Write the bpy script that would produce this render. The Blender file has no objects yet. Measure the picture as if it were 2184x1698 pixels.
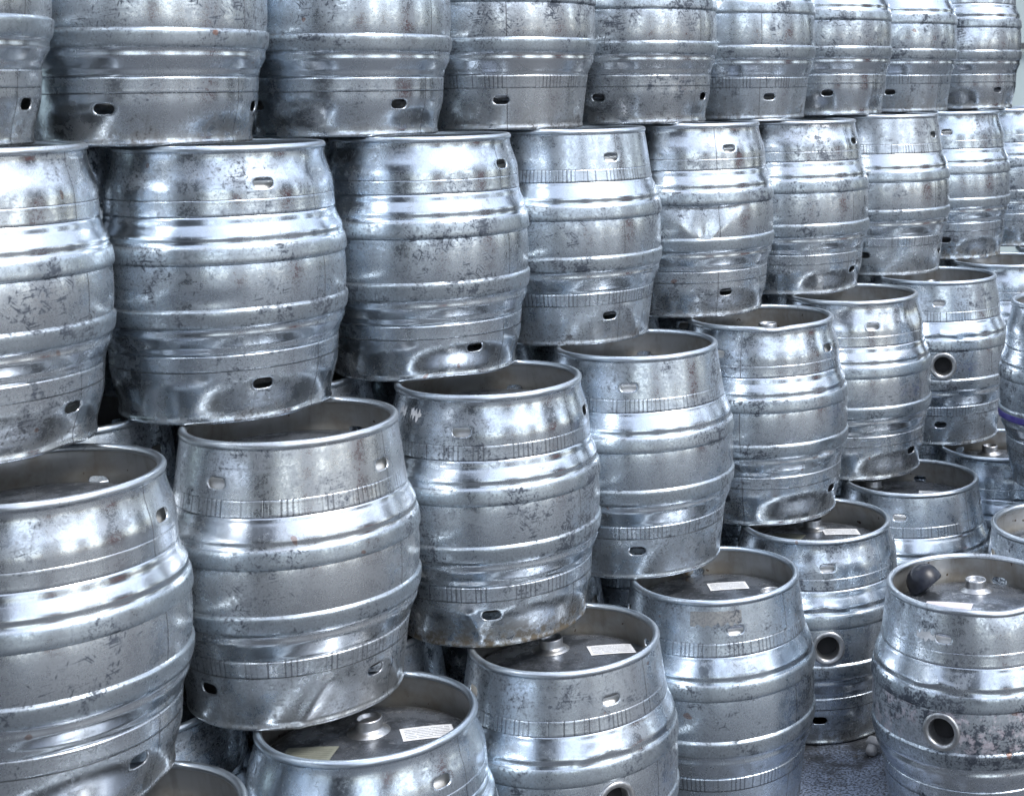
import bpy, math, random
import numpy as np
from mathutils import Matrix, Vector

scene = bpy.context.scene
COL = scene.collection
R_ = math.radians

# ------------------------------------------------------------------ camera
CAM_Z = 1.3154
pitch, roll = 0.04634, -0.01076
cam = bpy.data.cameras.new('camera')
cam_o = bpy.data.objects.new('camera', cam)
COL.objects.link(cam_o)
V = Vector((0, math.sin(pitch), math.cos(pitch)))
X = Vector((1, 0, 0))
F = Vector((0, math.cos(pitch), -math.sin(pitch)))
rt = X * math.cos(roll) + V * math.sin(roll)
up = -X * math.sin(roll) + V * math.cos(roll)
m = Matrix.Identity(4)
for i in range(3):
    m[i][0], m[i][1], m[i][2] = rt[i], up[i], -F[i]
m[2][3] = CAM_Z
cam_o.matrix_world = m
cam.sensor_width = 36
cam.lens = 36 * 3107.4 / 2184
cam.shift_x = -0.5693 * 1000 / 2184
cam.shift_y = -0.5262 * 1000 / 2184
cam.clip_end = 500
cam.clip_start = 0.05
cam.dof.use_dof = True
cam.dof.focus_distance = 2.75
cam.dof.aperture_fstop = 14
scene.camera = cam_o

# ------------------------------------------------------------------ sky, sun, exposure
SUN_EL, SUN_AZ = R_(56), math.atan2(-0.62, 0.78) + R_(12)
sdir = Vector((math.cos(SUN_EL) * math.cos(SUN_AZ), math.cos(SUN_EL) * math.sin(SUN_AZ), math.sin(SUN_EL)))
world = bpy.data.worlds.new('World')
scene.world = world
world.use_nodes = True
wn = world.node_tree
wn.nodes.clear()
sky = wn.nodes.new('ShaderNodeTexSky')
sky.sky_type = 'NISHITA'
sky.sun_disc = False
sky.sun_elevation = SUN_EL
sky.sun_rotation = math.pi / 2 - SUN_AZ
sky.dust_density = 1.0
sky.air_density = 1.0
sky.ozone_density = 1.0
hs = wn.nodes.new('ShaderNodeHueSaturation')
hs.inputs['Saturation'].default_value = 0.50
bg = wn.nodes.new('ShaderNodeBackground')
bg.inputs['Strength'].default_value = 0.15
wo = wn.nodes.new('ShaderNodeOutputWorld')
wn.links.new(sky.outputs[0], hs.inputs['Color'])
wn.links.new(hs.outputs[0], bg.inputs['Color'])
wn.links.new(bg.outputs[0], wo.inputs['Surface'])

sun = bpy.data.lights.new('sun', 'SUN')
sun.energy = 1.3
sun.angle = R_(24)
sun.color = (1.0, 0.98, 0.95)
sun_o = bpy.data.objects.new('sun', sun)
COL.objects.link(sun_o)
sun_o.location = (0, 0, 12)
sun_o.rotation_euler = sdir.to_track_quat('Z', 'Y').to_euler()

scene.view_settings.view_transform = 'Standard'
scene.view_settings.look = 'None'
scene.view_settings.gamma = 1
scene.view_settings.exposure = 1.15
scene.view_settings.use_curve_mapping = False
scene.cycles.max_bounces = 5
scene.cycles.glossy_bounces = 5
scene.cycles.diffuse_bounces = 2

# ------------------------------------------------------------------ node helper
class NT:
    def __init__(self, name):
        self.m = bpy.data.materials.new(name)
        self.m.use_nodes = True
        self.t = self.m.node_tree
        self.b = self.t.nodes['Principled BSDF']
    def n(self, kind, **kw):
        o = self.t.nodes.new('ShaderNode' + kind)
        for k, v in kw.items():
            setattr(o, k, v)
        return o
    def lk(self, a, b):
        self.t.links.new(a, b)
    def put(self, sock, v):
        if hasattr(v, 'is_output'):
            self.lk(v, sock)
        else:
            sock.default_value = v
    def math(self, op, a, b=0.0, c=None, clamp=False):
        o = self.n('Math', operation=op, use_clamp=clamp)
        self.put(o.inputs[0], a)
        self.put(o.inputs[1], b)
        if c is not None:
            self.put(o.inputs[2], c)
        return o.outputs[0]
    def vmath(self, op, a, b):
        o = self.n('VectorMath', operation=op)
        self.put(o.inputs[0], a)
        self.put(o.inputs[1], b)
        return o.outputs[0]
    def noise(self, vec, scale, detail=3, rough=0.5, dist=0.0):
        o = self.n('TexNoise')
        self.put(o.inputs['Vector'], vec)
        o.inputs['Scale'].default_value = scale
        o.inputs['Detail'].default_value = detail
        o.inputs['Roughness'].default_value = rough
        o.inputs['Distortion'].default_value = dist
        return o.outputs[0]
    def ramp(self, v, a, b, lo=0.0, hi=1.0):
        o = self.n('MapRange')
        o.interpolation_type = 'SMOOTHSTEP'
        self.put(o.inputs[0], v)
        o.inputs[1].default_value = a
        o.inputs[2].default_value = b
        o.inputs[3].default_value = lo
        o.inputs[4].default_value = hi
        return o.outputs[0]
    def mix(self, f, a, b):
        o = self.n('Mix', data_type='RGBA')
        self.put(o.inputs[0], f)
        self.put(o.inputs[6], a)
        self.put(o.inputs[7], b)
        return o.outputs[2]
    def attr(self, name):
        o = self.n('Attribute', attribute_type='OBJECT', attribute_name=name)
        return o.outputs['Fac']
    def bump(self, h, strength, dist, normal=None):
        o = self.n('Bump')
        o.inputs['Strength'].default_value = strength
        o.inputs['Distance'].default_value = dist
        self.put(o.inputs['Height'], h)
        if normal is not None:
            self.lk(normal, o.inputs['Normal'])
        return o.outputs[0]

def c4(r, g, b):
    return (r, g, b, 1)

def steel(name, rough=0.17, dirt_gain=1.0, grain=0.35, knurl=False, stain=0.0, seam=False, paint=False, scrape=0.3, scribble=0.45, base=None):
    """worn stainless steel: patchy oxide, scribbled scuffs, speckle, lathe lines"""
    s = NT(name)
    tc = s.n('TexCoord').outputs['Object']
    seed = s.attr('seed')
    off = s.n('CombineXYZ')
    s.put(off.inputs[0], s.math('MULTIPLY', seed, 7.3))
    s.put(off.inputs[1], s.math('MULTIPLY', seed, 3.1))
    s.put(off.inputs[2], s.math('MULTIPLY', seed, 5.7))
    P = s.vmath('ADD', tc, off.outputs[0])
    wear = s.attr('wear')
    sep = s.n('SeparateXYZ')
    s.lk(tc, sep.inputs[0])
    ang = s.math('ARCTAN2', sep.outputs[1], sep.outputs[0])
    npatch = s.noise(P, 8.5, 4, 0.62)
    patch = s.ramp(npatch, 0.44, 0.66)
    cloud = s.noise(P, 42, 4, 0.72)
    fine = s.noise(P, 230, 2, 0.75)
    speck = s.ramp(fine, 0.54, 0.64)
    sv = s.noise(s.vmath('MULTIPLY', P, (13, 13, 170)), 1.0, 3, 0.65)
    streak = s.ramp(sv, 0.54, 0.68)
    # short scratches and scuff dashes laid round the wall, in three directions
    uu = s.math('ADD', s.math('MULTIPLY', ang, 0.18), s.math('MULTIPLY', seed, 3.7))
    vv = s.math('ADD', sep.outputs[2], s.math('MULTIPLY', seed, 1.9))
    wob = s.math('MULTIPLY', s.math('SUBTRACT', npatch, 0.5), 0.012)
    dash = None
    for (ca, sa, la, lw, keep, lim) in ((.985, .17, 26, 620, .78, .38), (.30, .954, 60, 520, .80, .34), (-.70, .714, 30, 560, .80, .36)):
        q = s.n('CombineXYZ')
        s.put(q.inputs[0], s.math('MULTIPLY', s.math('ADD', s.math('MULTIPLY', uu, ca), s.math('MULTIPLY', vv, sa)), la))
        s.put(q.inputs[1], s.math('MULTIPLY', s.math('ADD', s.math('ADD', s.math('MULTIPLY', uu, -sa), s.math('MULTIPLY', vv, ca)), wob), lw * .5))
        vo = s.n('TexVoronoi', voronoi_dimensions='2D')
        s.lk(q.outputs[0], vo.inputs['Vector'])
        vo.inputs['Scale'].default_value = 1.0
        sc_ = s.n('SeparateColor')
        s.lk(vo.outputs['Color'], sc_.inputs[0])
        one = s.math('MULTIPLY', s.ramp(vo.outputs['Distance'], lim, lim * .4), s.math('GREATER_THAN', sc_.outputs[0], keep))
        one = s.math('MULTIPLY', one, s.math('MULTIPLY_ADD', sc_.outputs[1], 0.7, 0.3))
        dash = one if dash is None else s.math('MAXIMUM', dash, one)
    dash = s.math('MULTIPLY', dash, s.ramp(npatch, 0.47, 0.60, 0.06, 0.85))
    dark = s.math('MULTIPLY', s.math('MULTIPLY', dash, s.ramp(cloud, 0.36, 0.52)), scribble)
    d = s.math('MULTIPLY_ADD', patch, 0.20, s.math('MULTIPLY', s.math('MULTIPLY', speck, s.math('ADD', patch, 0.2)), 0.55))
    d = s.math('ADD', d, s.math('MULTIPLY', s.math('MULTIPLY', streak, patch), 0.6))
    d = s.math('ADD', d, s.math('MULTIPLY', s.math('MULTIPLY', s.ramp(cloud, 0.46, 0.62), s.math('ADD', patch, 0.35)), 0.6))
    d = s.math('ADD', d, s.math('MULTIPLY', s.ramp(fine, 0.36, 0.66), grain * 0.5))
    d = s.math('MULTIPLY', s.math('MULTIPLY', d, wear), dirt_gain)
    d = s.math('ADD', d, s.math('MULTIPLY', s.math('MULTIPLY', dark, s.math('ADD', wear, 0.4)), 1.0), clamp=True)
    clean = c4(*base) if base else s.mix(s.attr('tint'), c4(0.64, 0.715, 0.79), c4(0.74, 0.745, 0.74))
    col = s.mix(d, clean, c4(0.085, 0.10, 0.125))
    # warm film here and there
    warm = s.math('MULTIPLY', s.ramp(npatch, 0.30, 0.18), 0.5)
    col = s.mix(warm, col, c4(0.55, 0.50, 0.42))
    # small rust specks
    rust = s.ramp(s.noise(P, 44, 0), 0.865, 0.88)
    col = s.mix(s.math('MULTIPLY', rust, 0.55), col, c4(0.26, 0.10, 0.04))
    if stain > 0:
        zf = s.ramp(sep.outputs[2], 0.075, 0.0)
        g = s.math('MULTIPLY', zf, s.ramp(cloud, 0.36, 0.62))
        g = s.math('MULTIPLY', g, s.attr('grime'))
        col = s.mix(s.math('MULTIPLY', g, stain), col, c4(0.15, 0.125, 0.09))
        d = s.math('MAXIMUM', d, s.math('MULTIPLY', g, 0.8))
    hgt = None
    if knurl:
        a2 = s.math('MULTIPLY', s.math('ADD', ang, s.math('MULTIPLY', seed, 3.0)), 21.0)
        fr = s.math('FRACT', a2)
        tick = s.math('MULTIPLY', s.ramp(fr, 0.02, 0.12), s.ramp(fr, 0.46, 0.30))
        cell = s.n('TexWhiteNoise', noise_dimensions='1D')
        s.put(cell.inputs['W'], s.math('FLOOR', a2))
        nn = s.n('TexNoise', noise_dimensions='1D')
        s.put(nn.inputs['W'], s.math('MULTIPLY', s.math('ADD', ang, seed), 3.2))
        nn.inputs['Scale'].default_value = 1
        nn.inputs['Detail'].default_value = 1
        amt = s.math('MULTIPLY', s.ramp(cell.outputs[0], 0.0, 0.6), s.ramp(nn.outputs[0], 0.30, 0.52))
        tick = s.math('MULTIPLY', tick, amt)
        col = s.mix(s.math('MULTIPLY', tick, 0.62), col, c4(0.09, 0.095, 0.11))
        hgt = tick
    if seam:
        sa = s.math('ABSOLUTE', s.math('SUBTRACT', ang, s.attr('seam')))
        ln = s.ramp(sa, 0.0075, 0.003)
        col = s.mix(s.math('MULTIPLY', ln, 0.75), col, c4(0.12, 0.12, 0.13))
        hgt = ln
    rgh = s.math('ADD', s.math('MULTIPLY', d, 0.40), s.math('ADD', s.math('MULTIPLY', cloud, 0.14), rough - 0.07), clamp=True)
    met = s.math('SUBTRACT', 1.0, s.math('MULTIPLY', d, 0.35))
    if paint:
        pm = s.ramp(s.noise(P, 38, 6, 0.78), 0.49, 0.58)
        pm = s.math('MULTIPLY', pm, s.ramp(s.noise(P, 7, 2), 0.36, 0.46))
        pm = s.math('MULTIPLY', pm, 0.7)
        col = s.mix(pm, col, c4(0.58, 0.52, 0.56))
        met = s.math('MULTIPLY', met, s.math('SUBTRACT', 1.0, pm))
        rgh = s.math('MAXIMUM', rgh, s.math('MULTIPLY', pm, 0.6))
    s.put(s.b.inputs['Base Color'], col)
    s.put(s.b.inputs['Metallic'], met)
    s.put(s.b.inputs['Roughness'], rgh)
    hh = s.math('MULTIPLY_ADD', s.noise(P, 13, 1, 0.45), 0.7, s.math('MULTIPLY', s.noise(P, 70, 2, 0.6), 0.05 + scrape * .22))
    hh = s.math('MULTIPLY_ADD', fine, 0.05 + grain * 0.12, hh)
    nb = s.bump(hh, 1.0, 0.0009)
    if hgt is not None:
        nb = s.bump(hgt, 0.35, -0.0006, nb)
    s.lk(nb, s.b.inputs['Normal'])
    return s.m

def simple(name, col, rough=0.5, metal=0.0, var=0.25, scale=30, bump=0.2, bdist=0.002, col2=None, spec=None):
    s = NT(name)
    tc = s.n('TexCoord').outputs['Object']
    n = s.noise(tc, scale, 5, 0.65)
    b = col2 or tuple(c * (1 - var) for c in col)
    s.put(s.b.inputs['Base Color'], s.mix(s.ramp(n, 0.35, 0.65), c4(*col), c4(*b)))
    s.put(s.b.inputs['Roughness'], s.math('ADD', s.math('MULTIPLY', n, 0.25), rough - 0.12, clamp=True))
    s.b.inputs['Metallic'].default_value = metal
    s.lk(s.bump(s.noise(tc, scale * 2.3, 4, 0.6), bump, bdist), s.b.inputs['Normal'])
    return s.m

M = {}
M['collar'] = steel('steel_collar', rough=0.2, dirt_gain=1.25, grain=0.22, stain=0.85, seam=True)
M['collar_matte'] = steel('steel_collar_satin', rough=0.25, dirt_gain=1.3, grain=0.4, stain=0.85, seam=True)
M['band'] = steel('steel_band', rough=0.22, dirt_gain=1.35, grain=0.3, seam=True)
M['knurl'] = steel('steel_knurled_band', rough=0.25, dirt_gain=1.2, grain=0.35, knurl=True)
M['shoulder'] = steel('steel_shoulder', rough=0.21, dirt_gain=0.85, grain=0.15)
M['hoop'] = steel('steel_hoop', rough=0.27, dirt_gain=1.35, grain=0.55, scrape=0.4, scribble=0.6, base=(0.565, 0.63, 0.68))
M['belly'] = steel('steel_belly', rough=0.23, dirt_gain=1.4, grain=0.40, seam=True, scribble=1.3)
M['belly_paint'] = steel('steel_belly_paint_remains', rough=0.34, dirt_gain=1.2, grain=0.5, paint=True)
M['lip'] = steel('steel_lip', rough=0.30, dirt_gain=0.5, grain=0.25)

def head_mat():
    s = NT('steel_head')
    tc = s.n('TexCoord').outputs['Object']
    seed = s.attr('seed')
    off = s.n('CombineXYZ')
    s.put(off.inputs[0], s.math('MULTIPLY', seed, 7.3))
    P = s.vmath('ADD', tc, off.outputs[0])
    n1 = s.ramp(s.noise(P, 16, 6, 0.72), 0.40, 0.60)
    n2 = s.ramp(s.noise(P, 70, 4, 0.7), 0.56, 0.70)
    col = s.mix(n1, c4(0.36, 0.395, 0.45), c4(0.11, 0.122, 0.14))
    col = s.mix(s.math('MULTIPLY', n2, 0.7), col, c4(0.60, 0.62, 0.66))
    rr = s.n('VectorMath', operation='LENGTH')
    s.put(rr.inputs[0], s.vmath('MULTIPLY', tc, (1, 1, 0)))
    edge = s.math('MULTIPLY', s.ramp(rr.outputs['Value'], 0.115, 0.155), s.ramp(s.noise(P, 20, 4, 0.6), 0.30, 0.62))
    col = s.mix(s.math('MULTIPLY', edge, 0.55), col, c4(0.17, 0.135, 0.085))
    s.put(s.b.inputs['Base Color'], col)
    s.b.inputs['Metallic'].default_value = 0.8
    s.put(s.b.inputs['Roughness'], s.math('MULTIPLY_ADD', n1, 0.22, 0.20))
    s.lk(s.bump(s.noise(P, 120, 4, 0.6), 0.25, 0.001), s.b.inputs['Normal'])
    return s.m
M['head'] = head_mat()

def inner_mat():
    s = NT('steel_collar_inside')
    tc = s.n('TexCoord').outputs['Object']
    seed = s.attr('seed')
    off = s.n('CombineXYZ')
    s.put(off.inputs[0], s.math('MULTIPLY', seed, 7.3))
    P = s.vmath('ADD', tc, off.outputs[0])
    n1 = s.ramp(s.noise(P, 18, 5, 0.6), 0.38, 0.68)
    n3 = s.ramp(s.noise(s.vmath('MULTIPLY', P, (60, 60, 9)), 1, 4, 0.6), 0.5, 0.75)
    col = s.mix(s.math('MULTIPLY', n1, 0.7), c4(0.44, 0.445, 0.44), c4(0.28, 0.245, 0.195))
    col = s.mix(s.math('MULTIPLY', n3, 0.35), col, c4(0.16, 0.14, 0.11))
    col = s.mix(s.ramp(s.noise(P, 60, 2), 0.71, 0.74), col, c4(0.10, 0.07, 0.05))
    s.put(s.b.inputs['Base Color'], col)
    s.b.inputs['Metallic'].default_value = 0.75
    s.put(s.b.inputs['Roughness'], s.math('MULTIPLY_ADD', n1, 0.15, 0.42))
    s.lk(s.bump(s.noise(P, 90, 4, 0.6), 0.2, 0.001), s.b.inputs['Normal'])
    return s.m
M['inner'] = inner_mat()

M['bush'] = simple('bush_steel', (0.60, 0.61, 0.62), 0.36, 0.95, 0.3, 90, 0.15, 0.0006)
M['knuckle'] = simple('bright_knuckle', (0.80, 0.80, 0.78), 0.42, 0.6, 0.15, 50, 0.1, 0.0006)
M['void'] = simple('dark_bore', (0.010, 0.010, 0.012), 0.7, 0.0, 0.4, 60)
M['violet'] = simple('violet_paint', (0.045, 0.03, 0.25), 0.45, 0.0, 0.5, 60, 0.2, 0.001, col2=(0.10, 0.09, 0.30))
M['white_plastic'] = simple('white_plastic', (0.72, 0.70, 0.68), 0.45, 0.0, 0.25, 60, 0.15, 0.001)
M['navy_rubber'] = simple('navy_rubber', (0.018, 0.022, 0.035), 0.33, 0.0, 0.5, 40, 0.25, 0.001)
M['clear_plastic'] = simple('milky_plastic', (0.66, 0.66, 0.60), 0.3, 0.0, 0.3, 80, 0.2, 0.001, col2=(0.40, 0.28, 0.16))

def label_mat(name, base, ink, dens=1.0, blank=False):
    s = NT(name)
    tc = s.n('TexCoord').outputs['Object']
    sep = s.n('SeparateXYZ')
    s.lk(tc, sep.inputs[0])
    x, y = sep.outputs[0], sep.outputs[1]
    rows = s.math('MULTIPLY', y, 175.0)
    fr = s.math('FRACT', rows)
    line = s.math('MULTIPLY', s.ramp(fr, 0.18, 0.26), s.ramp(fr, 0.62, 0.54))
    wv = s.n('CombineXYZ')
    s.put(wv.inputs[0], s.math('MULTIPLY', x, 330.0))
    s.put(wv.inputs[1], s.math('MULTIPLY', s.math('FLOOR', rows), 3.7))
    word = s.ramp(s.noise(wv.outputs[0], 1.0, 3, 0.7), 0.36, 0.44)
    ink_f = s.math('MULTIPLY', s.math('MULTIPLY', line, word), 0.95 * dens)
    ins = s.math('MULTIPLY', s.ramp(s.math('ABSOLUTE', x), 0.0335, 0.0325), s.ramp(s.math('ABSOLUTE', y), 0.0195, 0.0185))
    ink_f = s.math('MULTIPLY', ink_f, ins)
    dirt = s.ramp(s.noise(tc, 60, 4, 0.7), 0.45, 0.75)
    col = s.mix(s.math('MULTIPLY', dirt, 0.4), c4(*base), c4(base[0] * .6, base[1] * .58, base[2] * .52))
    s.put(s.b.inputs['Base Color'], s.mix(ink_f, col, c4(*ink)))
    s.b.inputs['Roughness'].default_value = 0.45
    return s.m
M['label_white'] = label_mat('printed_white_label', (0.78, 0.79, 0.80), (0.10, 0.11, 0.13))
M['label_dull'] = label_mat('printed_dull_label', (0.22, 0.23, 0.19), (0.08, 0.08, 0.07), 0.6)
M['label_green'] = label_mat('printed_greenish_label', (0.46, 0.50, 0.42), (0.15, 0.15, 0.12), 0.8)
M['label_pink'] = label_mat('printed_pink_label', (0.72, 0.68, 0.74), (0.45, 0.25, 0.32), 0.5)

# ------------------------------------------------------------------ mesh helpers
def mesh_from(name, verts, faces, mats, midx=None, smooth=True):
    me = bpy.data.meshes.new(name)
    verts = np.asarray(verts, dtype=np.float32)
    if isinstance(faces, np.ndarray):
        n = len(faces)
        me.vertices.add(len(verts))
        me.vertices.foreach_set('co', verts.ravel())
        me.loops.add(n * 4)
        me.loops.foreach_set('vertex_index', faces.astype(np.int32).ravel())
        me.polygons.add(n)
        me.polygons.foreach_set('loop_start', np.arange(0, n * 4, 4, dtype=np.int32))
        me.polygons.foreach_set('loop_total', np.full(n, 4, dtype=np.int32))
    else:
        me.from_pydata([tuple(map(float, v)) for v in verts], [], faces)
    for mm in mats:
        me.materials.append(mm)
    if midx is not None:
        me.polygons.foreach_set('material_index', np.asarray(midx, dtype=np.int32))
    me.polygons.foreach_set('use_smooth', np.full(len(me.polygons), smooth, dtype=bool))
    me.update(calc_edges=True)
    me.validate()
    return me

def link(name, me, parent=None, loc=(0, 0, 0), rot=(0, 0, 0)):
    o = bpy.data.objects.new(name, me)
    COL.objects.link(o)
    o.location = loc
    o.rotation_euler = rot
    if parent:
        o.parent = parent
    return o

def tag(o, label, cat, group=None, kind=None):
    if label:
        o['label'] = label
    if cat:
        o['category'] = cat
    if group:
        o['group'] = group
    if kind:
        o['kind'] = kind
    return o

def box_data(x0, x1, y0, y1, z0, z1):
    v = [(x, y, z) for z in (z0, z1) for x, y in ((x0, y0), (x1, y0), (x1, y1), (x0, y1))]
    f = [(0, 3, 2, 1), (4, 5, 6, 7), (0, 1, 5, 4), (1, 2, 6, 5), (2, 3, 7, 6), (3, 0, 4, 7)]
    return v, f

def boxes(name, lst, mat, parent=None):
    vs, fs = [], []
    for b in lst:
        v, f = box_data(*b)
        k = len(vs)
        vs += v
        fs += [tuple(i + k for i in q) for q in f]
    return link(name, mesh_from(name, vs, fs, [mat], smooth=False), parent)

def lathe(prof, nt, closed_th=True):
    """rows of (r, z) -> verts, quads"""
    prof = np.asarray(prof, float)
    th = np.linspace(0, 2 * np.pi, nt, endpoint=False)
    r = prof[:, 0][:, None]
    z = np.repeat(prof[:, 1][:, None], nt, 1)
    v = np.stack([r * np.cos(th), r * np.sin(th), z], 2).reshape(-1, 3)
    n = len(prof)
    i = np.arange(n - 1)[:, None] * nt
    j = np.arange(nt)[None]
    j2 = (j + 1) % nt
    f = np.stack([i + j, i + j2, i + nt + j2, i + nt + j], 2).reshape(-1, 4)
    return v, f

def smooth_prof(pts, n):
    """Catmull-like resample of (z, r) control points -> n rows (r, z)"""
    pts = np.asarray(pts, float)
    z, r = pts[:, 0], pts[:, 1]
    h = np.diff(z)
    dl = np.diff(r) / h
    mm = np.zeros(len(z))
    mm[0], mm[-1] = dl[0], dl[-1]
    for k in range(1, len(z) - 1):
        if dl[k - 1] * dl[k] > 0:
            mm[k] = 2 * dl[k - 1] * dl[k] / (dl[k - 1] + dl[k])
    zz = np.linspace(z[0], z[-1], n)
    k = np.clip(np.searchsorted(z, zz) - 1, 0, len(h) - 1)
    t = (zz - z[k]) / h[k]
    out = ((2 * t**3 - 3 * t**2 + 1) * r[k] + (t**3 - 2 * t**2 + t) * h[k] * mm[k]
           + (-2 * t**3 + 3 * t**2) * r[k + 1] + (t**3 - t**2) * h[k] * mm[k + 1])
    return np.stack([out, zz], 1)

# ------------------------------------------------------------------ the cask
H = 0.41
HOLE_Z = 0.87 * H
COLLAR = {
    'S': [(.8165, .1640), (.87, .1612), (.93, .1577), (.965, .1557), (.978, .1548)],
    'W': [(.8165, .1678), (.845, .1670), (.875, .1645), (.91, .1596), (.94, .1560), (.96, .1546), (.978, .1546)],
    'V': [(.8165, .1678), (.845, .1671), (.875, .1650), (.91, .1610), (.94, .1577), (.96, .1562), (.978, .1558)],
}
BAND = {'S': [(.757, .1672), (.8165, .1639)], 'W': [(.757, .1690), (.8165, .1677)]}

def collar_geo(kind, nt, slots=4, br=0.0060, hole=(0.0146, 0.0079)):
    """upper collar in z-up: outer wall with four slots, rolled lip, inner wall"""
    t = 0.0030
    outer = smooth_prof([(z * H, r) for z, r in COLLAR[kind]], 23)
    prof_z, prof_r = outer[:, 1], outer[:, 0]
    zc = HOLE_Z
    rad = lambda z: np.interp(z, prof_z, prof_r)
    r0 = float(rad(zc))
    ic = int(np.abs(prof_z - zc).argmin())
    zc = float(prof_z[ic])
    hr = 4
    hc = max(2, int(round(0.030 / (2 * math.pi * r0 / nt))))
    cols = [0, nt // 4, nt // 2, 3 * nt // 4] if slots == 4 else [0, nt // 2]
    verts, faces, mi = [], [], []
    dth = 2 * math.pi / nt

    def P(th, z, rr):
        return (rr * math.cos(th), rr * math.sin(th), z)

    def stad(du, dz):
        a, b = hole
        L = math.hypot(du, dz)
        ux, uz = du / L, dz / L
        lo, hi = 0.0, 0.05
        for _ in range(30):
            mid = (lo + hi) / 2
            x, z = abs(ux * mid), abs(uz * mid)
            dd = math.hypot(max(x - (a - b), 0), z) - b
            if dd < 0:
                lo = mid
            else:
                hi = mid
        return ux * lo, uz * lo

    outlines = {}
    for side in (0, 1):
        zrow = prof_z
        base = len(verts)
        for i, z in enumerate(zrow):
            rr = rad(z) - t * side
            for j in range(nt):
                verts.append(P(j * dth, z, rr))
        nr = len(zrow)
        inpatch = set()
        for c in cols:
            for i in range(ic - hr, ic + hr):
                for j in range(-hc, hc):
                    inpatch.add((i, (c + j) % nt))
        for i in range(nr - 1):
            for j in range(nt):
                if (i, j) in inpatch:
                    continue
                a, b = base + i * nt + j, base + i * nt + (j + 1) % nt
                q = (a, b, b + nt, a + nt)
                faces.append(q if side == 0 else q[::-1])
                mi.append(side)
        for ci, c in enumerate(cols):
            loop = [(i, j) for i, j in
                    [(ic - hr, j) for j in range(-hc, hc)] + [(i, hc) for i in range(ic - hr, ic + hr)]
                    + [(ic + hr, j) for j in range(hc, -hc, -1)] + [(i, -hc) for i in range(ic + hr, ic - hr, -1)]]
            ring_prev = [base + i * nt + (c + j) % nt for i, j in loop]
            for f in (0.45, 0.82, 1.0):
                ring = []
                for i, j in loop:
                    du, dz = j * dth * r0, prof_z[i] - zc
                    su, sz = stad(du, dz)
                    u, z = du + (su - du) * f, zc + dz + (sz - dz) * f
                    rr = rad(z) - t * side
                    if f == 1.0:
                        rr += (-0.0006 if side == 0 else 0.0004)
                    ring.append(len(verts))
                    verts.append(P(c * dth + u / r0, z, rr))
                n = len(loop)
                for k in range(n):
                    k2 = (k + 1) % n
                    q = (ring_prev[k], ring_prev[k2], ring[k2], ring[k])
                    faces.append(q if side == 0 else q[::-1])
                    mi.append(side)
                ring_prev = ring
            outlines[(side, ci)] = ring_prev
        if side == 0:
            top_o = [base + (nr - 1) * nt + j for j in range(nt)]
        else:
            top_i = [base + (nr - 1) * nt + j for j in range(nt)]
    for ci in range(len(cols)):
        a, b = outlines[(0, ci)], outlines[(1, ci)]
        n = len(a)
        for k in range(n):
            k2 = (k + 1) % n
            faces.append((a[k], a[k2], b[k2], b[k]))
            mi.append(0)
    # rolled lip: a bead joining the outer to the inner wall
    rl = rad(prof_z[-1])
    zl = prof_z[-1]
    ccr, ccz = rl - br * .66, H - br
    prev = top_o
    for a in np.linspace(R_(-28), R_(205), 12):
        rr, z = ccr + br * math.cos(a), ccz + br * math.sin(a)
        ring = list(range(len(verts), len(verts) + nt))
        for j in range(nt):
            verts.append(P(j * dth, z, rr))
        for j in range(nt):
            j2 = (j + 1) % nt
            faces.append((prev[j], prev[j2], ring[j2], ring[j]))
            mi.append(2)
        prev = ring
    for j in range(nt):
        j2 = (j + 1) % nt
        faces.append((prev[j], prev[j2], top_i[j2], top_i[j]))
        mi.append(2)
    return np.array(verts), np.array(faces), np.array(mi)

_cg = {}
def collar_cached(kind, nt, slots, br=.0060):
    if (kind, nt, slots, br) not in _cg:
        _cg[(kind, nt, slots, br)] = collar_geo(kind, nt, slots, br)
    v, f, mi = _cg[(kind, nt, slots, br)]
    return v.copy(), f, mi

def prof_parts(kind):
    """(name, material key, profile rows r,z) of the upper half, z from the belly centre up"""
    b0, b1 = BAND[kind][0][1], BAND[kind][1][1]
    gap = 0.0011
    band = np.array([(b0 - .0016, .7572 * H), (b0 + .0001, .7592 * H), (b0 + .0004, .7625 * H)]
                    + [(b0 + (b1 - b0) * t + .0002, (.7625 + .047 * t) * H) for t in (.15, .3, .45, .6, .75, .9)]
                    + [(b1 + .0004, .8115 * H), (b1 - .0002, .8145 * H), (b1 - .0020, .8164 * H), (b1 - .006, .8172 * H)])
    sh = smooth_prof([(.652 * H, .1816), (.659 * H, .1801), (.666 * H, .1794), (.672 * H, .1794), (.680 * H, .1797), (.688 * H, .1790),
                      (.700 * H, .1770), (.714 * H, .1744), (.730 * H, .1714), (.745 * H, b0 + .0012), (.752 * H, b0 + .0003), (.7565 * H, b0 - .0010)], 30)
    hoop = smooth_prof([(.5815 * H, .1819), (.5845 * H, .1832), (.588 * H, .1850), (.593 * H, .1858), (.600 * H, .1859), (.616 * H, .1854),
                        (.632 * H, .1846), (.642 * H, .1838), (.648 * H, .1828), (.652 * H, .1816)], 24)
    return band, sh, hoop

def th_of(v):
    return np.arctan2(v[:, 1], v[:, 0])

def angd(a, b):
    return (a - b + np.pi) % (2 * np.pi) - np.pi

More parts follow.
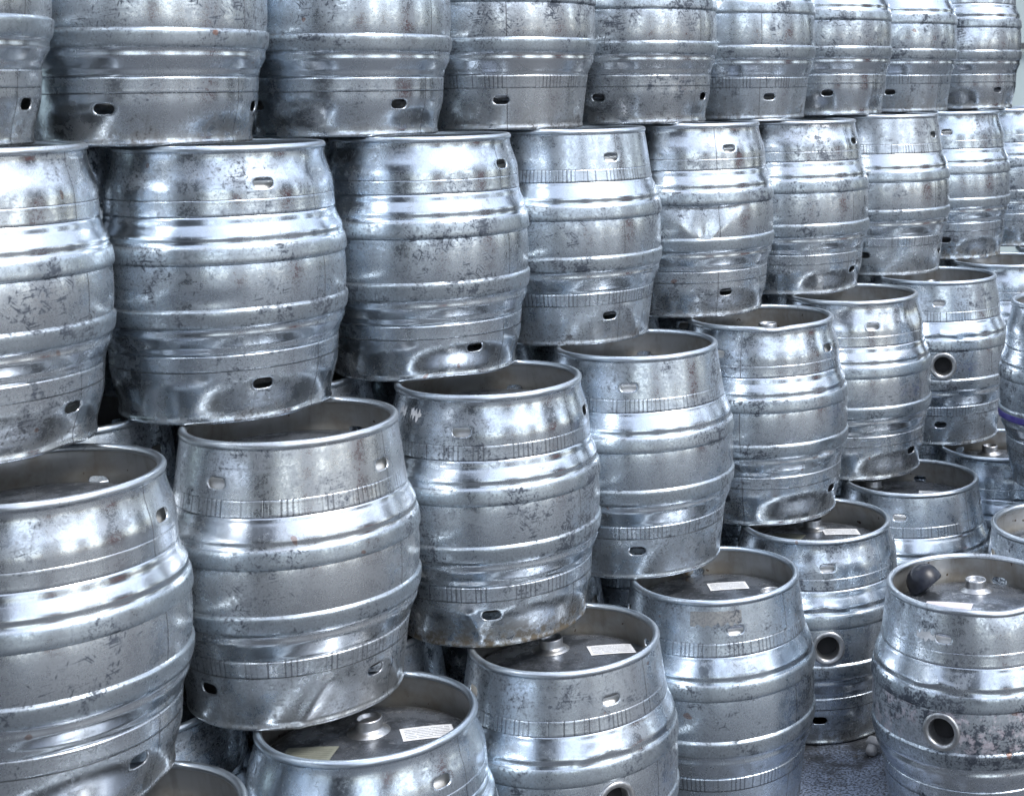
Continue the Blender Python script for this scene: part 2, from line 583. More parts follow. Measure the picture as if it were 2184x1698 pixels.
def make_deform(rng, amp, dents, face):
    ph = rng.uniform(0, 6.28, 10)
    fr = [2, 3, 4, 5, 6, 7, 9, 11, 3, 5]
    fz = rng.uniform(4, 26, 10)
    am = rng.uniform(0.4, 1.0, 10) / np.array([1.2, 1.3, 1.6, 2.0, 2.4, 2.8, 3.6, 4.4, 1.6, 2.2])
    rand = []
    for _ in range(6):
        rand.append((rng.uniform(-3.14, 3.14), rng.uniform(.03, H - .03), rng.uniform(.08, .22), rng.uniform(.012, .04), -rng.uniform(.0004, .0013)))
    warp = float(rng.uniform(-.0045, .0045))
    def fn(v):
        th = th_of(v)
        r = np.hypot(v[:, 0], v[:, 1])
        z = v[:, 2]
        d = np.zeros(len(v))
        zw = warp * np.sin(2 * np.pi * z / H)
        for k in range(10):
            d += am[k] * np.sin(fr[k] * th + ph[k] + fz[k] * z)
        d *= amp * 0.00021
        for (t0, z0, wt, wz, dep) in rand:
            d += dep * amp * np.exp(-(angd(th, t0) / wt) ** 2 - ((z - z0) / wz) ** 2)
        dz = np.zeros(len(v))
        for dn in dents:
            kind = dn[0]
            a = angd(th, face + R_(dn[1]))
            zz = z - dn[2] * H
            if kind == 'g':        # soft bowl
                d += -dn[5] * np.exp(-(a / R_(dn[3])) ** 2 - (zz / (dn[4] * H)) ** 2)
            elif kind == 'tri':    # creased wedge, wide at the top and pointed below
                t = np.clip(-zz / (dn[4] * H), 0, 1)
                w = R_(dn[3]) * (1 - t) + 1e-4
                s = np.clip(1 - np.abs(a) / w, 0, 1)
                d += -dn[5] * s * np.where((zz < 0) & (t < 1), 1 - t * .6, 0) * np.clip(-zz / .006, 0, 1)
            elif kind == 'rim':    # end of the cask knocked in: lifted edge
                e = np.exp(-(a / R_(dn[3])) ** 2) * np.exp(-(zz / (dn[4] * H)) ** 2)
                dz += dn[5] * e
                d += -dn[6] * e
            elif kind == 'crease': # slanting fold: from (a0,z0) to (a1,z1)
                a1, z1 = R_(dn[3] - dn[1]), (dn[4] - dn[2]) * H
                t = np.clip((a * .165 * a1 * .165 + zz * z1) / ((a1 * .165) ** 2 + z1 ** 2), 0, 1)
                q = np.hypot(a * .165 - t * a1 * .165, zz - t * z1)
                d += dn[5] * np.exp(-(q / dn[6]) ** 2)
        k = (r + d) / np.maximum(r, 1e-6)
        k = np.where(r > .12, k, 1)
        out = v.copy()
        out[:, 0] *= k
        out[:, 1] *= k
        out[:, 2] += dz + zw
        return out
    return fn

def flip(v, f):
    v = v.copy()
    v[:, 2] = H - v[:, 2]
    return v, f[:, ::-1]

def rotz(v, a):
    c, s = math.cos(a), math.sin(a)
    out = v.copy()
    out[:, 0] = c * v[:, 0] - s * v[:, 1]
    out[:, 1] = s * v[:, 0] + c * v[:, 1]
    return out

# bung boss on the belly
def boss_mesh():
    prof = [(.0335, -.004), (.0335, .0008), (.0318, .0026), (.0290, .0032), (.0255, .0024), (.0235, .0006), (.0222, -.004), (.0212, -.010), (.0205, -.022)]
    v, f = lathe([(r, z) for r, z in prof], 40)
    return mesh_from('shive_bush', v, f[:, ::-1] if False else f, [M['bush']])

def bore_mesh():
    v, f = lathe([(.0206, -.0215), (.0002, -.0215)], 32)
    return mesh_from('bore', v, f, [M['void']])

def bush_mesh():
    prof = [(.034, -.004), (.031, .0015), (.024, .0045), (.0205, .0075), (.0198, .009), (.0198, .0205), (.0192, .0220), (.0172, .0223),
            (.0160, .0210), (.0155, .0160), (.0140, .0145), (.0002, .0140)]
    v, f = lathe(prof, 36)
    return mesh_from('keystone_bush', v, f, [M['bush']])
BOSS, BORE, BUSH = boss_mesh(), bore_mesh(), bush_mesh()
HP = [(.1585, .325), (.1580, .336), (.1562, .3445), (.1525, .3515), (.1465, .3560), (.137, .3590), (.12, .3615), (.095, .3640), (.06, .3662), (.03, .3672), (.0003, .3674)]
_hv, _hf = lathe(HP, 72)
HEAD = mesh_from('head', _hv, _hf, [M['head'], M['knuckle']], [1 if q < 4 * 72 else 0 for q in range(len(_hf))])
_bv, _bf = flip(_hv, _hf)
HEAD_B = mesh_from('bottom_head', _bv, _bf, [M['head']])

def head_z(x, y):
    return float(np.interp(math.hypot(x, y), [p[0] for p in HP[::-1]], [p[1] for p in HP[::-1]]))

def label_mesh(w, h, cx, cy, rot, lift=.0012):
    """paper label pressed on the domed head, origin at its centre"""
    n = 6
    vs, fs = [], []
    z0 = head_z(cx, cy)
    for i in range(n + 1):
        for j in range(n + 1):
            x, y = (i / n - .5) * w, (j / n - .5) * h
            gx, gy = cx + x * math.cos(rot) - y * math.sin(rot), cy + x * math.sin(rot) + y * math.cos(rot)
            vs.append((x, y, head_z(gx, gy) - z0 + lift))
    for i in range(n):
        for j in range(n):
            a = i * (n + 1) + j
            fs.append((a, a + n + 1, a + n + 2, a + 1))
    me = mesh_from('label', vs, fs, [])
    return me, z0

def make_cask(pos, level, kind='S', pt=0.0, pb=None, bung=None, dents=(), wear=0.5, grime=0.4, seed=0, nt=96, knurl=None,
              amp=1.0, zs=1.0, label='', bush=None, labels=(), paint=False, satin=None, seam=0.9, parts_full=True, slots=4):
    rng = np.random.default_rng(seed + 11)
    root = bpy.data.objects.new('steel_cask', None)
    COL.objects.link(root)
    root.empty_display_size = 0.1
    root.location = (pos[0], pos[1], level * H + .002 + level * .0006)
    face = math.atan2(-pos[1], -pos[0])
    if pb is None:
        pb = pt
    fn = make_deform(rng, amp, list(dents), face)
    band, sh, hoop = prof_parts(kind)
    knurl = (kind == 'S') if knurl is None else knurl
    satin = (kind == 'S') if satin is None else satin
    cm = M['collar_matte'] if satin else M['collar']
    sd = float(rng.uniform(0, 10))
    tint = float(rng.uniform(0, .55))
    seam_a = float(angd(np.array([face + R_(seam * 57.3)]), 0.0)[0])
    def prop(o, w=wear):
        o['seed'] = sd
        o['wear'] = w
        o['grime'] = grime
        o['seam'] = seam_a
        o['tint'] = tint
        return o
    def add(name, v, f, mats, mi=None, w=wear):
        v = fn(v)
        v[:, 2] *= zs
        return prop(link(name, mesh_from(name, v, f, mats, mi), root), w)
    # collars
    v, f, mi = collar_cached(kind, nt, slots)
    add('top_collar', rotz(v, face + R_(pt)), f, [cm, M['inner'], M['lip']], mi)
    v, f, mi = collar_cached('V' if kind == 'W' else kind, nt, slots, .0040)
    v2, f2 = flip(v, f)
    add('bottom_collar', rotz(v2, face + R_(pb)), f2, [cm, M['inner'], cm], mi)
    # bands, shoulders, hoops, belly
    bmid = M['knurl'] if knurl else M['band']
    for nm, prof, mat, w in (('band', band, bmid, wear), ('shoulder', sh, M['shoulder'], wear * .8), ('rolling_hoop', hoop, M['hoop'], min(1, wear + .15))):
        v, f = lathe(prof, nt)
        add(nm, v, f, [mat], None, w)
        v2, f2 = flip(v, f)
        add(nm, v2, f2, [mat], None, w)
    bel = smooth_prof([(z, r) for z, r in [(.4185 * H, .1820), (.424 * H, .1824), (.46 * H, .1836), (.50 * H, .1840), (.54 * H, .1836), (.576 * H, .1824), (.5815 * H, .1820)]], 32 if bung is not None else 22)
    v, f = lathe(bel, nt)
    if bung is not None:
        a = face + R_(bung)
        fc = v[f].mean(1)
        dd = np.hypot(angd(th_of(fc), a) * .1838, fc[:, 2] - H * .5)
        f = f[dd > .0272]
    belly = add('belly', v, f, [M['belly_paint'] if paint else M['belly']])
    # heads
    if parts_full:
        hd = prop(link('head', HEAD, root))
        hd.scale.z = zs
        b = bush if bush is not None else (rng.uniform(-180, 180), .07)
        bx, by = b[1] * math.cos(face + R_(b[0])), b[1] * math.sin(face + R_(b[0]))
        bo = link('keystone_bush', BUSH, root, (bx, by, head_z(bx, by) * zs - .001))
        for (a, rr, rot, mk, w, h) in labels:
            cx, cy = rr * math.cos(face + R_(a)), rr * math.sin(face + R_(a))
            ro = face + R_(rot)
            me, z0 = label_mesh(w, h, cx, cy, ro)
            me.materials.append(M[mk])
            link('label', me, root, (cx, cy, z0 * zs), (0, 0, ro))
    prop(link('bottom_head', HEAD_B, root))
    if bung is not None:
        a = face + R_(bung)
        o = link('shive_bush', BOSS, root, (.1838 * math.cos(a), .1838 * math.sin(a), H * .5), (math.pi / 2, 0, a + math.pi / 2))
        link('bore', BORE, o)
    FN[root.name] = (fn, face, kind)
    tag(root, label, 'cask', 'steel casks stacked in the yard')
    return root

FN = {}
def copy_tree(o, parent=None):
    c = o.copy()
    COL.objects.link(c)
    c.parent = parent
    for ch in o.children:
        copy_tree(ch, c)
    return c

# ------------------------------------------------------------------ the setting
def ground_mat():
    s = NT('wet_asphalt')
    tc = s.n('TexCoord').outputs['Object']
    ag = s.noise(tc, 190, 3, 0.7)
    big = s.ramp(s.noise(tc, 3.3, 5, 0.6), 0.40, 0.62)
    mid = s.ramp(s.noise(tc, 16, 5, 0.7), 0.42, 0.62)
    col = s.mix(s.ramp(ag, 0.40, 0.66), c4(0.022, 0.025, 0.030), c4(0.085, 0.092, 0.105))
    col = s.mix(s.math('MULTIPLY', mid, 0.55), col, c4(0.09, 0.10, 0.125))
    col = s.mix(s.math('MULTIPLY', big, 0.35), col, c4(0.07, 0.065, 0.055))
    col = s.mix(s.ramp(s.noise(tc, 120, 1), 0.72, 0.75), col, c4(0.6, 0.6, 0.6))
    st = s.n('VectorMath', operation='LENGTH')   # lighter colour painted in to brighten the shaded ground here
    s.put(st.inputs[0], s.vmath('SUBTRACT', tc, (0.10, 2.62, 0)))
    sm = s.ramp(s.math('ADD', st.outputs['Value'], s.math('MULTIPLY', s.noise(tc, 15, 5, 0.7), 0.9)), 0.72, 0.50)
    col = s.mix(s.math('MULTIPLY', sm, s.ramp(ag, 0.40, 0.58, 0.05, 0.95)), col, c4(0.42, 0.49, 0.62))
    s.put(s.b.inputs['Base Color'], col)
    s.put(s.b.inputs['Roughness'], s.math('MULTIPLY_ADD', mid, 0.25, 0.36))
    nb = s.bump(ag, 0.8, 0.003)
    s.lk(s.bump(s.noise(tc, 14, 4), 0.4, 0.01, nb), s.b.inputs['Normal'])
    return s.m

gv, gf = [], []
GN = 24
for i in range(GN + 1):
    for j in range(GN + 1):
        x, y = (i / GN - .5) * 240, (j / GN - .5) * 240
        gv.append((x, y, 0))
for i in range(GN):
    for j in range(GN):
        a = i * (GN + 1) + j
        gf.append((a, a + GN + 1, a + GN + 2, a + 1))
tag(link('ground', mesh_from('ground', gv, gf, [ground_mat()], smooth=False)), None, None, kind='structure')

D_ = Vector((.622, .783, 0))
N_ = Vector((-.783, .622, 0))
ROW_ANG = math.atan2(D_.y, D_.x)
M['wall_white'] = simple('painted_render', (0.72, 0.73, 0.74), 0.8, 0, 0.25, 3, 0.3, 0.004)
M['wall_dark'] = simple('dark_roller_steel', (0.018, 0.020, 0.024), 0.55, 0, 0.4, 6)
M['brick_red'] = simple('red_brick', (0.30, 0.075, 0.05), 0.85, 0, 0.4, 14, 0.5, 0.005)
M['door_red'] = simple('red_door_paint', (0.42, 0.05, 0.03), 0.45, 0, 0.3, 6)
M['roof'] = simple('roof_sheet', (0.12, 0.13, 0.14), 0.6, 0.2, 0.3, 4)
M['clad'] = simple('pale_cladding', (0.50, 0.60, 0.62), 0.5, 0.1, 0.12, 2, 0.1, 0.002)
M['glass'] = simple('window_glass', (0.05, 0.06, 0.08), 0.1, 0.0, 0.2, 3, 0.0)

# invented sheds out of view, sized to put dark stripes in the steel
M['wall_slate'] = simple('slate_cladding', (0.020, 0.025, 0.036), 0.6, 0, 0.4, 2)
M['wall_brick'] = simple('brown_brick', (0.16, 0.07, 0.05), 0.85, 0, 0.4, 9, 0.5, 0.005)
YC = Vector((-.3, 2.8, 0))
N_AZ = math.atan2(-N_.y, -N_.x)
def added_building(az, wdeg, dist, h, mat, door, label):
    a = N_AZ + R_(az)
    w = 2 * dist * math.tan(R_(wdeg / 2))
    o = bpy.data.objects.new('added_building', None)
    COL.objects.link(o)
    o.location = (YC.x + dist * math.cos(a), YC.y + dist * math.sin(a), 0)
    o.rotation_euler = (0, 0, a + math.pi / 2)
    tag(o, label, 'building', 'unseen buildings added for the reflections')
    # local -y faces away from the stack after the turn; the front is at y = 0
    dw = w * .24
    boxes('wall', [(-w / 2, -dw, -4, 0, 0, h), (dw, w / 2, -4, 0, 0, h), (-dw, dw, -4, 0, 2.3, h), (-dw, dw, -4, -.2, 0, 2.3)], M[mat], o)
    boxes('door', [(-dw + .02, dw - .02, -.19, -.1, .02, 2.25)], M[door], o)
    boxes('roof', [(-w / 2 - .12, w / 2 + .12, -4.1, .15, h, h + .14)], M['roof'], o)
    wx = dw + (w / 2 - dw) / 2
    for sx in (-1, 1):
        wo_ = boxes('window', [(sx * wx - .3, sx * wx + .3, .003, .05, h * .62, h * .62 + .8)], M['wall_white'], o)
        boxes('pane', [(sx * wx - .24, sx * wx + .24, .051, .056, h * .62 + .06, h * .62 + .74)], M['glass'], wo_)
for args in ((-70, 40, 8, 6.0, 'wall_slate', 'wall_dark', 'wide dark slate shed off to the left, unseen, added to darken the reflections'),
             (-21, 15, 12, 5.0, 'wall_slate', 'door_red', 'narrow dark house with a red door, unseen, added to darken the reflections'),
             (5, 9, 11, 3.8, 'brick_red', 'wall_dark', 'red brick hut behind the camera, unseen, added for a red stripe in the reflections'),
             (34, 24, 12, 5.6, 'wall_slate', 'door_red', 'slate store with a red door to the right, unseen, added to darken the reflections'),
             (64, 14, 10, 4.4, 'wall_slate', 'wall_dark', 'lower dark store to the right, unseen, added to darken the reflections'),
             (90, 22, 9, 5.0, 'wall_slate', 'wall_dark', 'dark store at the far right, unseen, added to darken the reflections')):
    added_building(*args)

# pale clad building behind the stack
cb = bpy.data.objects.new('clad_building', None)
COL.objects.link(cb)
c = N_ * 4.7 + D_ * 4.5
cb.location = (c.x, c.y, 0)
cb.rotation_euler = (0, 0, ROW_ANG)
tag(cb, 'pale blue green clad building glimpsed beyond the far end of the stack', 'building')
boxes('wall', [(-9, 14, 0, 6, 0, 3.2)], M['clad'], cb)
for k in range(46):
    boxes('cladding_rib', [(-8.9 + k * .5, -8.78 + k * .5, -.045, -.002, 0, 3.2)], M['clad'], cb)
boxes('cladding_joint', [(-9, 14, -.052, -.047, 1.52, 1.56)], M['roof'], cb)

# ------------------------------------------------------------------ the casks
POS = {'D0': (-1.162, 1.930), 'D1': (-0.983, 2.26), 'D2': (-0.761, 2.564), 'D3': (-0.543, 2.871), 'D4': (-0.316, 3.174), 'D5': (-0.095, 3.482),
       'D6': (0.112, 3.797), 'D7': (0.32, 4.113), 'D8': (0.55, 4.416),
       'C0': (-1.115, 1.986), 'C1': (-0.872, 2.274), 'C2': (-0.632, 2.572), 'C3': (-0.421, 2.891), 'C4': (-0.198, 3.208), 'C5': (0.031, 3.525),
       'C6': (0.264, 3.84), 'C7': (0.474, 4.162), 'C8': (0.693, 4.473), 'C9': (0.925, 4.768),
       'B0': (-0.969, 1.87), 'B1': (-0.737, 2.166), 'B2': (-0.498, 2.463), 'B3': (-0.278, 2.78), 'B4': (-0.043, 3.094), 'B5': (0.169, 3.424),
       'B6': (0.4, 3.736), 'B7': (0.628, 4.044), 'B8': (0.862, 4.345),
       'A0': (-0.837, 1.776), 'A1': (-0.605, 2.072), 'A2': (-0.362, 2.361), 'A3': (-0.128, 2.667), 'A4': (0.068, 2.996), 'A5': (0.294, 3.316),
       'A6': (0.547, 3.609), 'A7': (0.785, 3.905), 'F1': (0.344, 2.607), 'F2': (0.585, 2.949), 'F3': (0.678, 3.27)}
LEV = {'A': 0, 'B': 1, 'C': 2, 'D': 3, 'F': 0}
TOPROW, SECROW, THIRD, BOT = 'top row', 'second row from the top', 'third row from the top', 'bottom row'
C = dict  # shorthand
SPEC = {
 'D0': C(kind='W', pb=60, wear=.5, label='steel cask cut off at the left edge of the top row'),
 'D1': C(kind='W', pb=-19, wear=.45, grime=.5, label='large waisted steel cask, first whole one at the left of the top row', dents=[('g', 30, .5, 20, .12, .002)]),
 'D2': C(kind='W', pb=31.5, wear=.5, grime=.4, label='waisted steel cask with dull grey hoop, third from the left in the top row'),
 'D3': C(kind='S', pb=-1, wear=.55, label='tapered cask with a ribbed band and rusty slot, fourth in the top row', seam=.05),
 'D4': C(kind='W', pb=-26, wear=.6, label='waisted steel cask with two dark slots showing, fifth from left in the top row'),
 'D5': C(kind='S', pb=26, wear=.6, label='tapered steel cask with a pale slot, sixth from left in the top row', seam=.3),
 'D6': C(kind='W', pb=5, wear=.4, label='shiny dark-banded waisted cask, seventh from left in the top row'),
 'D7': C(kind='S', pb=-2, wear=.65, grime=.6, label='dull tapered cask, second from the right end of the top row'),
 'D8': C(kind='W', pb=42, wear=.5, grime=.6, label='cask with a bowl-shaped dent, last at the right end of the top row', dents=[('g', -5, .60, 26, .10, .011), ('g', 20, .9, 30, .05, .004)]),
 'C0': C(kind='W', slots=2, pt=-70, pb=47, wear=.55, label='steel cask cut off at the left edge of the second row', dents=[('rim', 46, 0, 13, .10, .003, .005)]),
 'C1': C(kind='W', slots=2, pt=20.5, pb=17.5, wear=.55, grime=.4, label='big shiny waisted cask with mottled reflections, second from left in the second row',
         dents=[('g', -10, .45, 16, .03, .003), ('rim', 50, 0, 12, .09, .002, .003), ('g', 60, .9, 12, .05, .004)]),
 'C2': C(kind='W', slots=2, pt=55, pb=29.5, wear=.5, grime=.4, label='waisted cask with a wavy knocked-in bottom rim, third from left in the second row',
         dents=[('rim', 14, 0, 20, .10, .004, .003)]),
 'C3': C(kind='S', pt=31, pb=28, wear=.55, label='tapered cask with ribbed bands and creased lower right corner, fourth in the second row', seam=.62,
         dents=[('crease', 55, .02, 42, .17, .004, .005), ('crease', 55, .02, 60, .17, .003, .004)]),
 'C4': C(kind='W', pt=31, pb=26.5, wear=.55, label='cask with a pointed triangular dent in its belly, fifth in the second row', seam=.35,
         dents=[('tri', 10, .585, 34, .18, .013), ('g', -40, .36, 14, .03, .004)]),
 'C5': C(kind='W', slots=2, pt=64, pb=60, wear=.6, zs=.988, label='waisted cask with a white smudge under its rim, sixth in the second row', dents=[('g', 62, .05, 14, .1, .006)]),
 'C6': C(kind='S', pt=60.5, pb=-14.5, wear=.5, label='smooth tapered cask with ribbed bands, seventh in the second row'),
 'C7': C(kind='W', pt=2, pb=0, wear=.55, grime=1.0, label='waisted cask with a brown stained bottom, eighth in the second row'),
 'C8': C(kind='W', pt=30, wear=.7, grime=.8, label='steel cask cut by the right edge in the second row'),
 'C9': C(kind='S', pt=12, wear=.6, label='steel cask past the right edge at the end of the second row', nt=64),
 'B0': C(kind='W', pt=61, pb=39.5, wear=.45, label='large steel cask cut off at the left edge of the third row', dents=[('rim', 60, 0, 13, .1, .002, .005)], bush=(0, .10)),
 'B1': C(kind='S', pt=51, pb=42.5, wear=.55, label='large tapered cask with scribbled belly and creased foot, second in the third row', seam=.95,
         dents=[('crease', 64, .03, 52, .16, .004, .005), ('crease', 0, .0, 14, .15, .0028, .007), ('g', 30, .05, 20, .08, .002)], bush=(0, .10)),
 'B2': C(kind='W', pt=-16, pb=-1.5, wear=.6, grime=1.2, knurl=True, label='waisted cask with a brown gritty foot, third in the third row', bush=(0, .10),
         dents=[('crease', -14, .14, -6, .03, .003, .005)]),
 'B3': C(kind='S', pt=-5.5, pb=-1.5, wear=.6, grime=.35, label='tapered cask with clean ribbed bands, fourth in the third row', bush=(0, .10), seam=1.3, dents=[('crease', 66, .03, 58, .16, .004, .005)]),
 'B4': C(kind='W', pt=58, pb=61, wear=.5, label='cask with a steel bush inside its rim, fifth in the third row', bush=(150, .03),
         dents=[('g', 48, .36, 7, .04, .010), ('g', -45, .70, 14, .04, .005), ('rim', 10, 1, 10, .05, -.004, .0)], seam=-.25),
 'B5': C(kind='W', slots=2, pt=16.5, pb=54, wear=.45, bush=(0, .1), label='shiny waisted cask with a rust dash on its hoop, sixth in the third row', seam=1.0, dents=[('g', 62, .9, 13, .06, .006)]),
 'B6': C(kind='S', pt=3, pb=3.5, bung=5.5, wear=.55, label='tapered cask with an open bung hole, standing high in the third row', bush=(-165, .02), seam=.85, satin=True),
 'B7': C(kind='W', pt=45, wear=.5, label='waisted cask partly behind the leaning right edge cask, third row'),
 'B8': C(kind='W', pt=10, wear=.5, label='steel cask past the right edge at the end of the third row', nt=64),
 'A0': C(kind='S', pt=20, wear=.5, label='cask showing only its empty rim at the lower left corner', bush=(0, .05)),
 'A1': C(kind='W', slots=2, pt=36, wear=.5, label='cask with a white printed label on its head, bottom row beside the lower left rim', bush=(178, .035), satin=False, knurl=False,
         labels=[(96, .085, 96, 'label_white', .076, .044), (-80, .085, 70, 'label_dull', .076, .048)]),
 'A2': C(kind='S', pt=26, bung=24, wear=.55, label='cask with two labels on its wet head, third in the bottom row', bush=(-158, .06),
         labels=[(118, .088, 100, 'label_white', .076, .044), (-66, .105, 62, 'label_green', .074, .040)]),
 'A3': C(kind='S', pt=13, wear=.6, label='cask with a label and plastic plug inside its rim, fourth in the bottom row', bush=(72, .108),
         labels=[(150, .05, 100, 'label_white', .074, .044)], knurl=True),
 'A4': C(kind='W', pt=8, pb=1.5, bung=7, wear=.55, grime=.5, label='waisted cask with an open bung hole standing behind the gap, fifth in the bottom row', bush=(-175, .07),
         labels=[(130, .07, 100, 'label_white', .076, .044), (-100, .06, 70, 'label_dull', .07, .04)]),
 'A5': C(kind='S', pt=-8.5, wear=.55, label='cask with a flat label on its head, sixth in the bottom row', bush=(-120, .1), labels=[(90, .06, 90, 'label_white', .08, .044)]),
 'A6': C(kind='W', pt=40, wear=.5, label='shiny cask half hidden under the leaning right edge cask, bottom row'),
 'A7': C(kind='S', pt=40, wear=.5, label='steel cask past the right edge at the end of the bottom row', nt=64),
 'F1': C(kind='S', pt=-18.5, bung=-17.5, wear=.95, grime=.8, knurl=False, paint=True, label='battered cask with bung hole and pinkish paint remains, standing loose in front',
         bush=(176, .075), labels=[(-60, .052, 82, 'label_pink', .085, .05)], satin=True,
         dents=[('rim', 22, 1, 16, .06, -.006, .006), ('g', 10, .36, 24, .05, .005), ('g', -40, .36, 14, .05, .004)]),
 'F2': C(kind='S', pt=20, wear=.7, label='dull cask with a dark empty rim at the right edge behind the loose cask', satin=True),
 'F3': C(kind='W', pt=-25, wear=.6, label='cask with a violet painted line, standing at the right edge', dents=[('g', -35, .9, 16, .08, .008), ('g', -10, .95, 12, .06, .008)]),
}
ROOT = {}
for k in SPEC:
    sp = dict(SPEC[k])
    lv = 1 if k == 'F3' else LEV[k[0]]
    i = int(k[1])
    if 'bung' in sp:   # pressed V fold in the shoulder above the bung
        b = sp['bung']
        sp['dents'] = list(sp.get('dents', [])) + [('crease', b - 20, .662, b - 2, .698, .0012, .0055), ('crease', b - 2, .698, b + 22, .645, .0013, .0055)]
    sp.setdefault('nt', 320 if 'bung' in sp else 144 if (i <= 3 or k[0] == 'F') else 112)
    sp.setdefault('seed', hash_seed if False else (ord(k[0]) * 31 + i * 7))
    ROOT[k] = make_cask(POS[k], lv, **sp)
    if k in ('C0', 'D0'):   # this column stands a little higher
        ROOT[k].location.z += .010

# marks on single collars: peeled sticker, paint smears
M['residue'] = steel('sticker_residue', rough=0.42, dirt_gain=1.6, grain=0.8, base=(0.52, 0.515, 0.50), scribble=1.0)
M['smear'] = simple('white_smear', (0.80, 0.81, 0.82), 0.5, 0.0, 0.3, 70)
def mark(name, root, mat, outline_fn, a0, a1, z0, z1, n=14, lift=.0006):
    fn, face, kind = FN[root.name]
    pz = [z * H for z, r in COLLAR[kind]]
    pr = [r for z, r in COLLAR[kind]]
    vs, fs = [], []
    for i in range(n + 1):
        t = i / n
        lo, hi = outline_fn(t)
        for j in range(4):
            z = (z0 + (z1 - z0) * (lo + (hi - lo) * j / 3)) * H
            a = face + R_(a0 + (a1 - a0) * t)
            r = float(np.interp(z, pz, pr))
            vs.append((r * math.cos(a), r * math.sin(a), z))
    for i in range(n):
        for j in range(3):
            q = i * 4 + j
            fs.append((q, q + 4, q + 5, q + 1))
    v = fn(np.array(vs))
    rr = np.hypot(v[:, 0], v[:, 1])
    v[:, :2] *= ((rr + lift) / rr)[:, None]
    o = link(name, mesh_from(name, v, fs, [mat]), root)
    o['seed'], o['wear'], o['grime'], o['seam'] = 3.3, .6, 0.0, 2.0
    return o
rm = random.Random(8)
def ragged(top, bot):
    pts = [(rm.uniform(0, bot), 1 - rm.uniform(0, top)) for _ in range(40)]
    return lambda t: pts[int(t * 30)]
mark('sticker_residue', ROOT['A3'], M['residue'], ragged(.04, .35), -16, 17, .885, .955, 22)
for (k, a0, a1, z0, z1) in (('B2', -64, -57, .895, .945), ('B2', -52, -43, .885, .95), ('C5', 18, 25, .945, .97), ('C5', 27, 34, .94, .965), ('F1', -37, -24, .84, .90)):
    mark('paint_smear', ROOT[k], M['smear'], ragged(.5, .5), a0, a1, z0, z1, 10)

# violet painted line on the right edge cask
v, f = lathe([(.1832, .400 * H), (.1858, .402 * H), (.1862, .392 * H), (.1860, .372 * H), (.1855, .362 * H), (.1830, .360 * H)], 112)
link('painted_line', mesh_from('painted_line', v, f, [M['violet']]), ROOT['F3'])

# casks of the ranks behind; the first is glimpsed through the gaps
proto = {}
def behind(pos, level, kind, rot, label, group):
    if kind not in proto:
        r = make_cask(pos, level, kind=kind, pt=15, wear=.6, grime=.3, nt=64, seed=77 if kind == 'S' else 91, label=label, bush=(60, .07))
        proto[kind] = r
    else:
        r = copy_tree(proto[kind])
        r.location = (pos[0], pos[1], level * H + .002 + level * .0006)
    r.rotation_euler = (0, 0, rot)
    r['label'] = label
    r['category'] = 'cask'
    r['group'] = group
    return r
rnd = random.Random(5)
for row, n, txt in (('A', 8, 'bottom row'), ('B', 9, 'third row'), ('C', 10, 'second row'), ('D', 9, 'top row')):
    for i in range(n - 1):
        a, b = Vector(POS['%s%d' % (row, i)]), Vector(POS['%s%d' % (row, i + 1)])
        mpt = (a + b) / 2 + Vector((N_.x, N_.y)) * .335
        behind((mpt.x, mpt.y), LEV[row], rnd.choice('SW'), rnd.uniform(0, 6), 'shaded steel cask behind the %s, unseen, added to block light through its gaps' % txt, 'casks behind the %s' % txt)
for row, n, txt in (('B', 9, 'third row'), ('C', 10, 'second row'), ('D', 9, 'top row'), ('A', 8, 'bottom row')):  # unseen second rank, added to stop pale light showing through the gaps
    for i in range(n - 1):
        a = Vector(POS['%s%d' % (row, i)]) + Vector((N_.x, N_.y)) * .67
        behind((a.x, a.y), LEV[row], rnd.choice('SW'), rnd.uniform(0, 6), 'shaded steel cask behind the %s, unseen, added to block light through its gaps' % txt, 'casks behind the %s' % txt)
# the cask that carries the right edge cask together with its neighbour
behind((0.800, 3.300), 0, 'W', 1.0, 'steel cask under the cask with the violet line, past the right edge', 'casks past the right edge')

# ------------------------------------------------------------------ small things
def thing(name, loc, rot, label, cat):
    o = bpy.data.objects.new(name, None)
    COL.objects.link(o)
    o.location = loc
    o.rotation_euler = rot
    tag(o, label, cat)
    return o

# loose grit on the yard by the casks
rg = random.Random(21)
vs, fs = [], []
for _ in range(420):
    x, y = rg.uniform(-.25, .9), rg.uniform(2.2, 3.0)
    r = rg.choice((.0018, .0024, .003, .004, .006))
    k = len(vs)
    for (ax, ay, az) in ((1, 0, .3), (0, 1, .3), (-1, 0, .3), (0, -1, .3), (0, 0, 1), (0, 0, -.2)):
        vs.append((x + r * ax * rg.uniform(.6, 1.2), y + r * ay * rg.uniform(.6, 1.2), r * .6 * az * rg.uniform(.6, 1.2) + .0005))
    for a, b in ((0, 1), (1, 2), (2, 3), (3, 0)):
        fs += [(k + a, k + b, k + 4), (k + b, k + a, k + 5)]
M['grit'] = simple('grit_stone', (0.34, 0.35, 0.37), 0.8, 0, 0.6, 40, col2=(0.12, 0.11, 0.10))
tag(link('grit', mesh_from('grit', vs, fs, [M['grit']], smooth=False)), 'loose grit scattered over the wet yard between the casks', 'grit', kind='stuff')

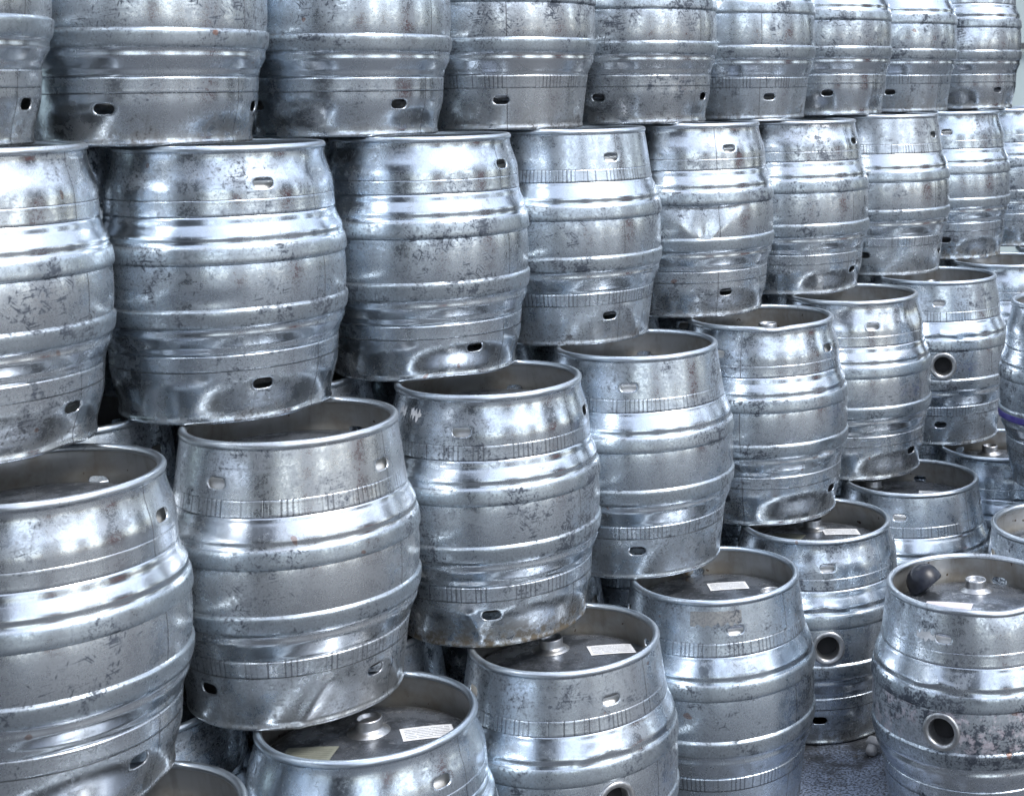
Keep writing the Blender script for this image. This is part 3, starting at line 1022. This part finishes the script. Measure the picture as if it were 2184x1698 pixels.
# white plastic bung lying on the ground by the loose cask
t = thing('plastic_bung', (0.172, 2.800, .0150), Vector((.42, .62, .62)).to_track_quat('Z', 'Y').to_euler(), 'white plastic bung lying on the wet ground beside the battered cask', 'bung')
v, f = lathe([(.0002, .020), (.010, .020), (.0185, .019), (.0205, .016), (.0205, .004), (.019, .001), (.0140, .0)], 28)
t.scale = (.8, .8, .8)
link('cap', mesh_from('cap', v, f[:, ::-1], [M['white_plastic']]), t)
v, f = lathe([(.0142, .001), (.0138, -.012), (.0125, -.018), (.0080, -.021), (.0002, -.0215)], 28)
link('plug', mesh_from('plug', v, f[:, ::-1], [M['white_plastic']]), t)

# dark rubber stopper lying in the rim of the loose cask
pF = Vector(POS['F1'])
fa = math.atan2(-pF.y, -pF.x)
a = fa + R_(-126)
hx, hy = .112 * math.cos(a), .112 * math.sin(a)
q = Vector((-.55, .22, .78)).to_track_quat('Z', 'Y').to_euler()
t = thing('rubber_stopper', (pF.x + hx, pF.y + hy, .002 + head_z(hx, hy) + .019), q, 'dark navy rubber stopper lying inside the battered cask rim', 'stopper')
v, f = lathe([(.0002, .027), (.009, .0262), (.017, .0232), (.0235, .0175), (.0275, .010), (.0290, .002), (.0292, -.006), (.0278, -.009), (.0245, -.0095), (.0235, -.0070), (.0002, -.0065)], 36)
t.scale = (1.15, 1.15, 1.15)
link('dome', mesh_from('dome', v, f[:, ::-1], [M['navy_rubber']]), t)
v, f = lathe([(.0110, -.006), (.0108, -.011), (.0095, -.0120), (.0002, -.0121)], 20)
link('stem', mesh_from('stem', v, f[:, ::-1], [M['navy_rubber']]), t)

# milky plastic plug lodged in the slot inside the rim of the fourth bottom cask
pA = Vector(POS['A3'])
fa = math.atan2(-pA.y, -pA.x)
a = fa + R_(-167 + 8)
t = thing('plastic_plug', (pA.x + .150 * math.cos(a), pA.y + .150 * math.sin(a), .372), (0, R_(80), a), 'small milky plastic plug lodged inside the rim of a bottom row cask', 'plug')
v, f = lathe([(.0002, .014), (.0075, .0135), (.0095, .011), (.0095, .006), (.0055, .004), (.0050, -.006), (.0085, -.008), (.0095, -.012), (.0070, -.0155), (.0002, -.016)], 20)
link('body', mesh_from('body', v, f[:, ::-1], [M['clear_plastic']]), t)
